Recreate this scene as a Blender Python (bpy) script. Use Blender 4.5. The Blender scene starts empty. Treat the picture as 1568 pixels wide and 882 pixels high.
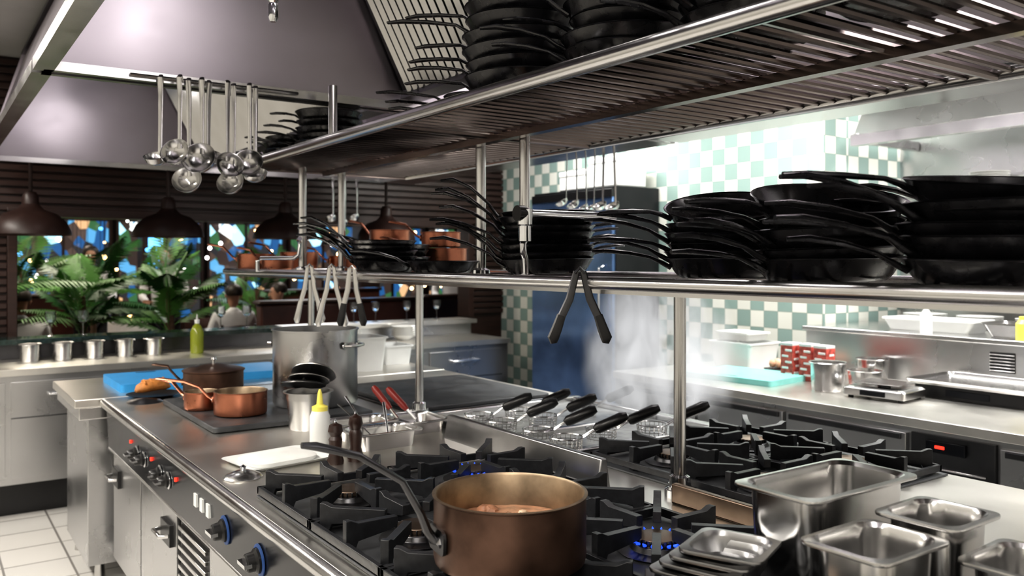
import bpy, math, random
from mathutils import Vector, Matrix, Euler
random.seed(7)
R=random.random
def U(a,b): return a+(b-a)*random.random()
scene=bpy.context.scene
pi=math.pi

# ------------------------------------------------------------ materials
def new_mat(name):
    m=bpy.data.materials.new(name); m.use_nodes=True
    nt=m.node_tree; b=nt.nodes['Principled BSDF']
    return m,nt,b
def pm(name,col,rough=.5,metal=0.,nscale=None,namt=.15,bump=0.,stretch=None,emit=None,estr=0.,spec=None,rvar=0.,trans=0.,coat=0.):
    m,nt,b=new_mat(name)
    b.inputs['Base Color'].default_value=(*col,1); b.inputs['Roughness'].default_value=rough
    b.inputs['Metallic'].default_value=metal
    if spec is not None: b.inputs['Specular IOR Level'].default_value=spec
    if trans: b.inputs['Transmission Weight'].default_value=trans
    if coat: b.inputs['Coat Weight'].default_value=coat
    if emit: b.inputs['Emission Color'].default_value=(*emit,1); b.inputs['Emission Strength'].default_value=estr
    if nscale:
        tc=nt.nodes.new('ShaderNodeTexCoord'); mp=nt.nodes.new('ShaderNodeMapping')
        nt.links.new(tc.outputs['Object'],mp.inputs['Vector'])
        if stretch: mp.inputs['Scale'].default_value=stretch
        n=nt.nodes.new('ShaderNodeTexNoise'); n.inputs['Scale'].default_value=nscale; n.inputs['Detail'].default_value=5
        nt.links.new(mp.outputs[0],n.inputs['Vector'])
        if namt:
            mr=nt.nodes.new('ShaderNodeMapRange'); mr.inputs[1].default_value=.2; mr.inputs[2].default_value=.8; mr.inputs[3].default_value=max(0,1-namt*1.3); mr.inputs[4].default_value=1+namt*1.3
            nt.links.new(n.outputs['Fac'],mr.inputs[0])
            vm=nt.nodes.new('ShaderNodeVectorMath'); vm.operation='SCALE'; vm.inputs[0].default_value=col
            nt.links.new(mr.outputs[0],vm.inputs['Scale']); nt.links.new(vm.outputs[0],b.inputs['Base Color'])
        if rvar:
            mr2=nt.nodes.new('ShaderNodeMapRange'); mr2.inputs[1].default_value=.3; mr2.inputs[2].default_value=.7
            mr2.inputs[3].default_value=max(.02,rough-rvar); mr2.inputs[4].default_value=rough+rvar
            nt.links.new(n.outputs['Fac'],mr2.inputs[0]); nt.links.new(mr2.outputs[0],b.inputs['Roughness'])
        if bump:
            bp=nt.nodes.new('ShaderNodeBump'); bp.inputs['Strength'].default_value=bump; bp.inputs['Distance'].default_value=.002
            nt.links.new(n.outputs['Fac'],bp.inputs['Height']); nt.links.new(bp.outputs[0],b.inputs['Normal'])
    return m
STEEL=pm('brushed_steel',(.64,.635,.63),.22,1,6,.05,.02,(1,1,1),rvar=.04)
STEELV=pm('brushed_steel_panel',(.56,.56,.565),.29,1,3,.06,.02,(1,1,1),rvar=.04)
TOPST=pm('worktop_steel',(.76,.74,.70),.34,1,3,.05,.03,rvar=.06)
HOODST=pm('hood_steel',(.48,.445,.49),.33,1,1.5,.12,.08,(1,1,1.6),rvar=.08)
CHROME=pm('chrome',(.75,.76,.78),.12,1,20,.04)
RACK=pm('rack_steel',(.18,.15,.14),.20,1,8,.12)
DSTEEL=pm('dark_steel',(.09,.09,.095),.34,1,7,.2,.1)
MSTEEL=pm('used_steel',(.38,.38,.385),.3,1,7,.15,.06)
BSTEEL=pm('scorched_steel',(.20,.15,.115),.4,1,9,.3,.1,rvar=.1)
IRON=pm('cast_iron',(.020,.021,.024),.38,.2,60,.3,.3)
NONSTICK=pm('black_pan',(.009,.009,.011),.27,.0,26,.35,.15,rvar=.10,spec=.55)
PRIM=pm('pan_rim',(.11,.11,.12),.28,1,26,.2)
BLACKP=pm('black_plastic',(.010,.010,.011),.3,0,30,.1)
GLASSY=pm('black_glass_panel',(.010,.011,.014),.22,0,30,.05,spec=.25)
COPPER=pm('copper',(.48,.20,.125),.32,1,12,.25,.1,rvar=.1)
COPPERD=pm('aged_copper',(.120,.072,.053),.40,.85,11,.5,.2,rvar=.12)
TIN=pm('tinned_inside',(.32,.245,.17),.42,1,18,.4,.1)
GRIDDLE=pm('griddle_iron',(.07,.073,.078),.48,.4,9,.3,.2,rvar=.12)
WHITEP=pm('white_plastic',(.70,.71,.70),.4,0,9,.04)
CLOTH=pm('white_cloth',(.75,.75,.73),.8,0,20,.05,.3)
BLUEB=pm('blue_cutting_board',(.03,.27,.60),.4,0,14,.08)
TEALB=pm('teal_cutting_board',(.22,.58,.54),.4,0,14,.08)
YELLOW=pm('yellow_plastic',(.85,.75,.15),.35,0,9,.05)
OILM=pm('olive_oil',(.25,.29,.03),.12,0,9,.05)
RED=pm('red_handle',(.20,.02,.015),.4,0,9,.1)
REDBOX=pm('red_carton',(.50,.09,.07),.55,0,30,.7)
EGG=pm('egg_shell',(.72,.42,.28),.5,0,9,.05)
BREAD=pm('bread_crust',(.50,.20,.05),.6,0,40,.35,.4)
FOOD=pm('stew',(.34,.17,.10),.3,0,45,.6,.8)
FOODL=pm('stew_chunks',(.62,.46,.32),.4,0,45,.4,.6)
PORC=pm('white_porcelain',(.78,.78,.76),.15,0,9,.02)
DWOOD=pm('dark_wood',(.024,.010,.007),.38,0,5,.35,.1,(1,1,12))
BRONZE=pm('dark_bronze',(.022,.011,.009),.42,.0,9,.2,spec=.3)
WALLW=pm('white_wall_paint',(.42,.41,.38),.5,0,6,.04)
CEILM=pm('ceiling_paint',(.34,.335,.32),.7,0,6,.04)
DARKC=pm('dark_ceiling',(.03,.026,.026),.6,0,6,.1)
MARBLE=pm('dark_granite',(.02,.035,.032),.12,0,60,.5)
BLUEF=pm('blue_fridge_painted_sheen',(.15,.25,.48),.20,.75,1.6,.7,rvar=.05)  # blue door; cloudy colour noise imitates reflections on it
DOORDK=pm('dark_fridge_side',(.020,.021,.023),.35,.4,4,.2,spec=.3)
LEAF=pm('palm_leaf',(.015,.085,.016),.45,0,5,.4)
LEAF2=pm('palm_leaf_light',(.09,.24,.05),.45,0,5,.4)
TRUNK=pm('palm_trunk',(.10,.06,.035),.8,0,30,.4,.4)
POTM=pm('terracotta_pot',(.16,.07,.04),.6,0,12,.2)
LEATHER=pm('booth_leather',(.06,.02,.014),.35,0,9,.2)
RFLOOR=pm('restaurant_floor',(.06,.035,.025),.3,0,4,.3)
SKIN=pm('skin',(.45,.25,.17),.5,0,9,.05)
HAIR=pm('hair',(.02,.012,.008),.5,0,30,.2)
SHIRT=pm('white_shirt',(.7,.7,.72),.7,0,14,.05)
NAVY=pm('navy_shirt',(.03,.05,.12),.7,0,14,.1)
TROUS=pm('black_trousers',(.012,.012,.014),.7,0,14,.1)
GLASS=pm('clear_glass',(.9,.95,.97),.04,0,trans=1.)
WATER=pm('boiling_water',(.5,.52,.52),.1,0,25,.2,1.)
def em(name,col,s,base=None):
    m,nt,b=new_mat(name); b.inputs['Base Color'].default_value=(*(base or col),1)
    b.inputs['Emission Color'].default_value=(*col,1); b.inputs['Emission Strength'].default_value=s; return m
LAMPW=em('lamp_white',(1,.97,.95),7); LAMPWARM=em('lamp_warm',(1,.62,.28),11)
LAMPB=em('lamp_blue',(.12,.45,1),3); FLAME=em('gas_flame',(.03,.12,1),.9); LEDR=em('red_led',(1,.04,.02),1.6)
BLED=em('blue_led',(.05,.2,.7),.08,(.02,.05,.14))

def tile_floor():
    m,nt,b=new_mat('floor_tiles'); tc=nt.nodes.new('ShaderNodeTexCoord')
    br=nt.nodes.new('ShaderNodeTexBrick'); br.offset=0; br.inputs['Scale'].default_value=1
    br.inputs['Brick Width'].default_value=.3; br.inputs['Row Height'].default_value=.3; br.inputs['Mortar Size'].default_value=.006
    br.inputs['Color1'].default_value=(.62,.60,.57,1); br.inputs['Color2'].default_value=(.54,.53,.51,1); br.inputs['Mortar'].default_value=(.2,.19,.18,1)
    nt.links.new(tc.outputs['Object'],br.inputs['Vector']); nt.links.new(br.outputs[0],b.inputs['Base Color'])
    b.inputs['Roughness'].default_value=.3; return m
def tile_wall():
    m,nt,b=new_mat('checker_wall_tiles'); tc=nt.nodes.new('ShaderNodeTexCoord')
    sp=nt.nodes.new('ShaderNodeSeparateXYZ'); cb=nt.nodes.new('ShaderNodeCombineXYZ'); ad=nt.nodes.new('ShaderNodeMath'); ad.operation='ADD'
    nt.links.new(tc.outputs['Object'],sp.inputs[0]); nt.links.new(sp.outputs[0],ad.inputs[0]); nt.links.new(sp.outputs[1],ad.inputs[1])
    nt.links.new(ad.outputs[0],cb.inputs[0]); nt.links.new(sp.outputs[2],cb.inputs[1]); cb.inputs[2].default_value=.05
    ck=nt.nodes.new('ShaderNodeTexChecker'); ck.inputs['Scale'].default_value=9.0
    ck.inputs['Color1'].default_value=(.74,.75,.69,1); ck.inputs['Color2'].default_value=(.28,.385,.355,1)
    br=nt.nodes.new('ShaderNodeTexBrick'); br.offset=0; br.inputs['Scale'].default_value=1
    br.inputs['Brick Width'].default_value=1/9.; br.inputs['Row Height'].default_value=1/9.; br.inputs['Mortar Size'].default_value=.003
    br.inputs['Color1'].default_value=(1,1,1,1); br.inputs['Color2'].default_value=(.9,.9,.9,1); br.inputs['Mortar'].default_value=(.7,.7,.68,1)
    mx=nt.nodes.new('ShaderNodeMix'); mx.data_type='RGBA'; mx.blend_type='MULTIPLY'; mx.inputs[0].default_value=1
    nt.links.new(cb.outputs[0],ck.inputs['Vector']); nt.links.new(cb.outputs[0],br.inputs['Vector'])
    nt.links.new(ck.outputs[0],mx.inputs[6]); nt.links.new(br.outputs[0],mx.inputs[7]); nt.links.new(mx.outputs[2],b.inputs['Base Color'])
    b.inputs['Roughness'].default_value=.15; return m
FTILE=tile_floor(); WTILE=tile_wall()

# ------------------------------------------------------------ mesh builder
class B:
    def __init__(s): s.v=[];s.f=[];s.mi=[];s.mats=[]
    def add(s,vs,fs,mat,M=None):
        if mat not in s.mats: s.mats.append(mat)
        k=s.mats.index(mat); o=len(s.v)
        for p in vs:
            p=Vector(p); s.v.append(M@p if M is not None else p)
        for f in fs: s.f.append([i+o for i in f]); s.mi.append(k)
    def box(s,a,b,mat,M=None):
        x0,y0,z0=a;x1,y1,z1=b
        s.add([(x0,y0,z0),(x1,y0,z0),(x1,y1,z0),(x0,y1,z0),(x0,y0,z1),(x1,y0,z1),(x1,y1,z1),(x0,y1,z1)],
              [(0,3,2,1),(4,5,6,7),(0,1,5,4),(1,2,6,5),(2,3,7,6),(3,0,4,7)],mat,M)
    def cbox(s,c,sz,mat,rz=0,M=None):
        T=Matrix.Translation(c)@Matrix.Rotation(rz,4,'Z')
        if M is not None: T=M@T
        h=[q/2 for q in sz]; s.box((-h[0],-h[1],-h[2]),(h[0],h[1],h[2]),mat,T)
    def tube(s,pts,r,mat,seg=10,flat=(1,1),M=None,cap=True):
        pts=[Vector(p) for p in pts]; n=len(pts); rad=r if isinstance(r,(list,tuple)) else [r]*n
        vs=[];fs=[]; prev=None
        for i,p in enumerate(pts):
            t=(pts[min(i+1,n-1)]-pts[max(i-1,0)]).normalized()
            up=Vector((0,0,1)) if abs(t.z)<.95 else (prev if prev else Vector((1,0,0)))
            if prev is not None and abs(t.z)>=.7: up=prev
            sd=t.cross(up).normalized(); u2=sd.cross(t).normalized(); prev=u2
            for k in range(seg):
                a=2*pi*k/seg; vs.append(p+sd*(math.cos(a)*rad[i]*flat[0])+u2*(math.sin(a)*rad[i]*flat[1]))
        for i in range(n-1):
            for k in range(seg):
                a=i*seg+k;b=i*seg+(k+1)%seg; fs.append((a,b,b+seg,a+seg))
        if cap: fs.append(tuple(range(seg))[::-1]); fs.append(tuple((n-1)*seg+k for k in range(seg)))
        s.add(vs,fs,mat,M)
    def cyl(s,p0,p1,r,mat,seg=16,M=None): s.tube([p0,p1],r,mat,seg,M=M)
    def lathe(s,prof,mat,M=None,seg=36):
        vs=[];fs=[];n=len(prof)
        for (r,z) in prof:
            r=max(r,.0004)
            for k in range(seg):
                a=2*pi*k/seg; vs.append((r*math.cos(a),r*math.sin(a),z))
        for i in range(n-1):
            for k in range(seg):
                a=i*seg+k;b=i*seg+(k+1)%seg; fs.append((a,b,b+seg,a+seg))
        s.add(vs,fs,mat,M)
    def rloft(s,secs,mat,M=None,cs=5,cap0=True,cap1=True):
        vs=[];fs=[]
        for (w,d,z,r) in secs:
            for (cx,cy,a0) in ((w/2-r,d/2-r,0),(-w/2+r,d/2-r,pi/2),(-w/2+r,-d/2+r,pi),(w/2-r,-d/2+r,1.5*pi)):
                for k in range(cs+1):
                    a=a0+pi/2*k/cs; vs.append((cx+r*math.cos(a),cy+r*math.sin(a),z))
        m=4*(cs+1)
        for i in range(len(secs)-1):
            for k in range(m):
                a=i*m+k;b=i*m+(k+1)%m; fs.append((a,b,b+m,a+m))
        if cap0: fs.append(tuple(range(m))[::-1])
        if cap1: fs.append(tuple((len(secs)-1)*m+k for k in range(m)))
        s.add(vs,fs,mat,M)
    def obj(s,name,bevel=0,parent=None,angle=35):
        xs=[p.x for p in s.v];ys=[p.y for p in s.v];zs=[p.z for p in s.v]
        o=Vector(((min(xs)+max(xs))/2,(min(ys)+max(ys))/2,min(zs)))
        me=bpy.data.meshes.new(name); me.from_pydata([p-o for p in s.v],[],s.f)
        for m in s.mats: me.materials.append(m)
        me.polygons.foreach_set('material_index',s.mi); me.polygons.foreach_set('use_smooth',[True]*len(s.f))
        me.update(); me.set_sharp_from_angle(angle=math.radians(angle))
        ob=bpy.data.objects.new(name,me); ob.location=o; scene.collection.objects.link(ob)
        if bevel:
            bm=ob.modifiers.new('bevel','BEVEL'); bm.width=bevel; bm.segments=2; bm.limit_method='ANGLE'; bm.angle_limit=math.radians(40); bm.harden_normals=False
        if parent: ob.parent=parent
        return ob
def T(x,y,z,rz=0,rx=0,ry=0): return Matrix.Translation((x,y,z))@Euler((rx,ry,rz)).to_matrix().to_4x4()
def simple_box(name,a,b,mat,bevel=0):
    q=B(); q.box(a,b,mat); return q.obj(name,bevel)

# ------------------------------------------------------------ room shell
simple_box('floor',(-1.9,-2.2,-.1),(6.2,6.75,0),FTILE)
simple_box('floor_restaurant',(-8,6.75,-.1),(16,20,-.002),RFLOOR)
simple_box('ceiling',(-1.9,-2.2,2.95),(6.2,6.9,3.05),CEILM)
simple_box('ceiling_restaurant',(-8,6.9,3.4),(16,20,3.5),DARKC)
simple_box('wall_left',(-2.0,-2.2,0),(-1.9,6.75,2.95),WALLW)
simple_box('wall_back',(-2,-2.3,0),(6.2,-2.2,2.95),WALLW)
simple_box('wall_right_tiled',(4.6,3.2,0),(4.85,6.75,2.95),WTILE)
simple_box('wall_right',(5.45,-2.2,0),(5.6,3.2,2.95),STEELV)
simple_box('wall_recess_side',(4.85,3.2,0),(5.6,3.35,2.95),WTILE)
q=B(); q.box((-1.9,6.75,0),(4.85,6.87,1.02),DWOOD); q.box((-1.9,6.75,1.88),(4.85,6.87,2.95),DWOOD)
q.box((-1.9,6.75,1.02),(.54,6.87,1.88),DWOOD); q.box((4.22,6.75,1.02),(4.85,6.87,1.88),DWOOD)
q.obj('wall_far')
q=B()
for i in range(19):
    z=1.90+i*.055; q.box((-1.9,6.715,z),(4.6,6.745,z+.04),DWOOD,None)
for i in range(15):
    z=1.06+i*.055; q.box((-1.9,6.715,z),(.5,6.745,z+.04),DWOOD); q.box((4.26,6.715,z),(4.6,6.745,z+.04),DWOOD)
q.obj('wooden_blind_slats',.004)
q=B(); q.box((.50,6.70,1.03),(.56,6.9,1.9),DWOOD); q.box((4.2,6.70,1.03),(4.26,6.9,1.9),DWOOD); q.box((.5,6.7,1.86),(4.26,6.9,1.92),DWOOD)
q.obj('trim_1',.004)

# ------------------------------------------------------------ far counter (pass)
q=B(); q.box((-1.8,5.92,.2),(4.1,6.6,.86),STEELV); q.box((-1.8,5.88,.86),(4.1,6.62,.9),TOPST)
q.box((-1.8,6.0,0),(4.1,6.55,.2),BLACKP)
q.box((-1.8,6.5,.9),(2.35,6.68,1.0),DSTEEL); q.box((-1.8,6.44,1.0),(2.35,6.70,1.035),MARBLE)
q.box((2.36,6.5,.9),(4.1,6.68,1.0),STEELV); q.box((2.36,6.40,1.0),(4.1,6.70,1.035),TOPST)
for i in range(8):
    x=-1.7+i*.72; q.box((x,5.905,.24),(x+.69,5.93,.82),STEELV)
    q.tube([(x+.2,5.905,.74),(x+.2,5.875,.74),(x+.45,5.875,.74),(x+.45,5.905,.74)],.009,CHROME,8)
    if i%2: q.box((x,5.90,.60),(x+.69,5.91,.607),DSTEEL)
q.obj('pass_counter',.004)
def round_insert(b,x,y,z,r,h,m=STEEL,im=STEEL):
    b.lathe([(0,0),(r*.9,0),(r*.93,.006),(r,h-.004),(r+.008,h-.003),(r+.009,h),(r+.006,h+.002),(r-.002,h),(r*.9,.01),(0,.006)],m,T(x,y,z),28)
for i in range(5):
    q=B(); round_insert(q,.60+.19*i,6.33,.9,.062,.11); 
    q.lathe([(0,.112),(.05,.111),(.052,.104)],BLACKP,T(.60+.19*i,6.33,.9),20); q.obj('bain_marie_pot')
q=B(); q.lathe([(0,0),(.042,0),(.045,.01),(.045,.15),(.03,.19),(.014,.205),(.014,.22),(0,.221)],OILM,T(1.62,6.2,.9),20)
q.lathe([(.016,.21),(.017,.235),(.006,.24),(.003,.275),(0,.276)],WHITEP,T(1.62,6.2,.9),14); q.obj('oil_squeeze_bottle')
for (x,y) in ((2.55,6.25),(2.8,6.25),(3.3,6.28)):
    q=B()
    for k in range(5): q.lathe([(0,.0),(.05,0),(.10,.04),(.102,.042),(.05,.006),(0,.006)],PORC,T(x,y,.9+k*.018),28)
    q.obj('porcelain_bowl_stack')
for i,x in enumerate((.60,1.45,2.30,3.15)):
    q=B(); z=1.72; M=T(x,6.3,z)
    q.lathe([(.235,0),(.24,.004),(.236,.03),(.21,.085),(.15,.14),(.08,.165),(.05,.20),(.045,.26),(.03,.28),(0,.285)],BRONZE,M,36)
    q.lathe([(.235,0),(.20,.08),(.14,.13),(0,.15)],BRONZE,M,36)
    q.cyl((x,6.3,z+.28),(x,6.3,2.945),.012,BRONZE,10); q.lathe([(0,.07),(.035,.08),(.04,.11),(0,.14)],LAMPWARM,M,16)
    q.obj('heat_lamp')

# ------------------------------------------------------------ restaurant beyond
def palm(x,y,h,s,n=15):
    q=B()
    q.lathe([(0,0),(.2,0),(.27,.42),(.28,.45),(.25,.45),(.24,.4),(0,.4)],POTM,T(x,y,0),24)
    q.tube([(x,y,.38),(x+.03,y,h*.5+.2),(x,y,h)],[.04,.03,.026],TRUNK,10)
    for i in range(n):
        a=2*pi*i/n+U(-.3,.3); L=s*U(.65,1.15); el=U(.45,1.45); mt=LEAF if R()<.5 else LEAF2; h0=h-U(0,.45)
        pts=[]
        for k in range(13):
            t=k/12; d=L*t*math.cos(el)*(1+.25*t); z=h0+L*(math.sin(el)*t-.42*t*t*(1.1-.4*math.sin(el)))
            pts.append(Vector((x+math.cos(a)*d,y+math.sin(a)*d,z)))
        q.tube(pts,[.007*(1-.8*k/12) for k in range(13)],mt,5)
        side=Vector((-math.sin(a),math.cos(a),0))
        for k in range(3,13):
            for j in (0,.5):
                p=pts[k-1].lerp(pts[k],j+.5 if j==0 else 1.0); t=(pts[k]-pts[k-1]).normalized()
                ll=L*.36*math.sin(pi*min(1,(k/13)*.9+.1))*U(.8,1.2)
                for sg in (-1,1):
                    tip=p+side*sg*ll*.7+t*ll*.6-Vector((0,0,ll*.35)); w=t*.013
                    mid=p.lerp(tip,.4)+Vector((0,0,.01))
                    q.add([p,mid+w,tip,mid-w],[(0,1,2,3)],mt)
    return q.obj('potted_palm',angle=60)
palm(.45,8.0,1.30,.72,15); palm(1.15,8.05,1.25,.70,15); palm(1.82,7.9,1.30,.72,15); palm(.15,9.3,1.4,.8,12); palm(1.45,9.6,1.3,.8,12); palm(2.1,9.3,1.4,.8,12); palm(.9,10.6,1.5,.9,12); palm(3.5,10.6,1.2,.9,12)
for (x0,x1,y) in ((-1.5,-.2,8.5),(2.75,4.6,8.2),(4.8,7.4,8.6),(-1,1.6,11.4),(3.4,5.6,11.4)):
    q=B(); q.box((x0,y,.0),(x1,y+.62,.45),LEATHER); q.box((x0,y,.45),(x1,y+.16,1.12),LEATHER)
    n=int((x1-x0)/.3)
    for k in range(n):
        xx=x0+(k+.5)*(x1-x0)/n; q.tube([(xx,y+.17,.5),(xx,y+.19,.8),(xx,y+.17,1.1)],[.13,.14,.12],LEATHER,8,flat=(1,.25))
    q.box((x0-.03,y-.03,1.12),(x1+.03,y+.2,1.16),DWOOD); q.obj('booth_bench',.02)
def glass(b,x,y,z):
    b.lathe([(0,0),(.034,.001),(.004,.006),(.004,.08),(.02,.09),(.036,.12),(.034,.17),(.032,.17),(.033,.12),(.018,.093),(0,.088)],GLASS,T(x,y,z),16)
for (x,y) in ((.75,9.35),(2.7,9.4),(4.4,9.6),(6.0,10.2),(2.4,12.6),(5,12.8),(0.,12.8),(1.2,12.9)):
    q=B(); q.lathe([(0,.70),(.43,.70),(.45,.71),(.45,.74),(0,.745)],CLOTH,T(x,y,0),30)
    q.lathe([(.44,.5),(.45,.74)],CLOTH,T(x,y,0),30)
    q.cyl((x,y,.03),(x,y,.7),.04,DSTEEL); q.lathe([(0,0),(.25,0),(.24,.02),(.05,.05),(0,.05)],DSTEEL,T(x,y,0),24)
    for a in (0,1.6,3.1,4.7):
        glass(q,x+.25*math.cos(a),y+.25*math.sin(a),.745)
        q.lathe([(0,.0),(.06,0),(.10,.012),(.06,.006),(0,.005)],PORC,T(x+.32*math.cos(a+.5),y+.32*math.sin(a+.5),.745),18)
    q.lathe([(0,.745),(.03,.745),(.035,.80),(0,.82)],LAMPWARM,T(x,y,0),12)
    q.obj('dining_table')
def chair(x,y,a):
    q=B(); M=T(x,y,0,a)
    q.rloft([(.40,.40,.43,.05),(.43,.43,.45,.06),(.42,.42,.48,.06)],LEATHER,M)
    for sx in (-.17,.17):
        q.tube([(sx,.17,0),(sx,.17,.44)],[.014,.02],DWOOD,8,M=M); q.tube([(sx,-.18,0),(sx,-.17,.45),(sx,-.22,.9)],[.014,.02,.014],DWOOD,8,M=M)
    q.tube([(-.19,-.215,.78),(0,-.245,.80),(.19,-.215,.78)],.10,LEATHER,10,flat=(.16,1),M=M); q.obj('dining_chair')
for (x,y,a) in ((.75,8.75,pi*0),(.1,9.4,-pi/2),(2.7,8.95,0),(3.35,9.4,pi/2),(2.7,10.05,pi),(3.8,9.6,-pi/2),(4.4,10.2,pi),(5.05,9.6,pi/2)): chair(x,y-.0,a)
for x in (.75,.95,1.9,2.1,3.0,3.2,3.5,3.8):
    q=B(); glass(q,x,6.6,1.036); q.obj('wine_glass')
def street_mat():
    m,nt,b=new_mat('street_view_glass'); tc=nt.nodes.new('ShaderNodeTexCoord')
    mp=nt.nodes.new('ShaderNodeMapping'); mp.inputs['Scale'].default_value=(1.5,1.5,1.1); nt.links.new(tc.outputs['Object'],mp.inputs[0])
    v=nt.nodes.new('ShaderNodeTexVoronoi'); v.inputs['Scale'].default_value=4.2; nt.links.new(mp.outputs[0],v.inputs['Vector'])
    sp=nt.nodes.new('ShaderNodeSeparateColor'); nt.links.new(v.outputs['Color'],sp.inputs[0])
    cr=nt.nodes.new('ShaderNodeValToRGB'); cr.color_ramp.interpolation='CONSTANT'
    els=[(0,(.02,.02,.02,1)),(.22,(.015,.07,.18,1)),(.36,(.08,.26,.45,1)),(.42,(.03,.02,.015,1)),(.58,(.03,.09,.035,1)),(.70,(.9,.93,.9,1)),(.75,(.5,.30,.16,1)),(.79,(.06,.04,.03,1)),(.96,(.4,.75,.9,1))]
    cr.color_ramp.elements[0].color=els[0][1]; cr.color_ramp.elements[1].position=els[1][0]; cr.color_ramp.elements[1].color=els[1][1]
    for p,c in els[2:]:
        e=cr.color_ramp.elements.new(p); e.color=c
    nt.links.new(sp.outputs[0],cr.inputs[0]); nt.links.new(cr.outputs[0],b.inputs['Emission Color']); b.inputs['Emission Strength'].default_value=1.8
    b.inputs['Base Color'].default_value=(.02,.02,.03,1); b.inputs['Roughness'].default_value=.1; return m
STREET=street_mat()
simple_box('wall_restaurant_far',(-8,15.2,0),(16,15.4,3.4),DWOOD)
n=0
for i in range(14):
    x=-6+i*1.45; n+=1
    q=B(); q.box((x,15.12,.6),(x+1.3,15.14,3.0),STREET); 
    for (a,b2) in (((x-.04,15.05,.56),(x,15.19,3.04)),((x+1.3,15.05,.56),(x+1.34,15.19,3.04)),((x,15.05,.56),(x+1.3,15.19,.6)),((x,15.05,3.0),(x+1.3,15.19,3.04)),((x,15.08,2.2),(x+1.3,15.16,2.24)),((x+.62,15.08,.6),(x+.66,15.16,3.0))): q.box(a,b2,DWOOD)
    q.obj('window_%d'%n)
q=B()
for i in range(190):
    x=U(-3,9);y=U(10.9,14.6);z=U(1.0,2.7); r=U(.016,.036); mt=random.choice([LAMPWARM,LAMPWARM,LAMPWARM,LAMPW,LAMPW,LAMPB])
    q.lathe([(0,-r),(r*.7,-r*.7),(r,0),(r*.7,r*.7),(0,r)],mt,T(x,y,z),8); q.cyl((x,y,z+r),(x,y,3.4),.003,BLACKP,4)
q.obj('string_of_pendant_bulbs')
for x in (2.9,6.4,-2.2):
    q=B(); q.box((x-.18,13.4,0),(x+.18,13.76,3.4),DWOOD); q.box((x-.22,13.36,0),(x+.22,13.8,.15),DWOOD); q.box((x-.22,13.36,3.2),(x+.22,13.8,3.4),DWOOD)
    q.box((x-.1,13.37,1.2),(x+.1,13.4,2.6),LAMPB if x>0 else LAMPWARM); q.obj('lit_column',.01)
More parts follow.
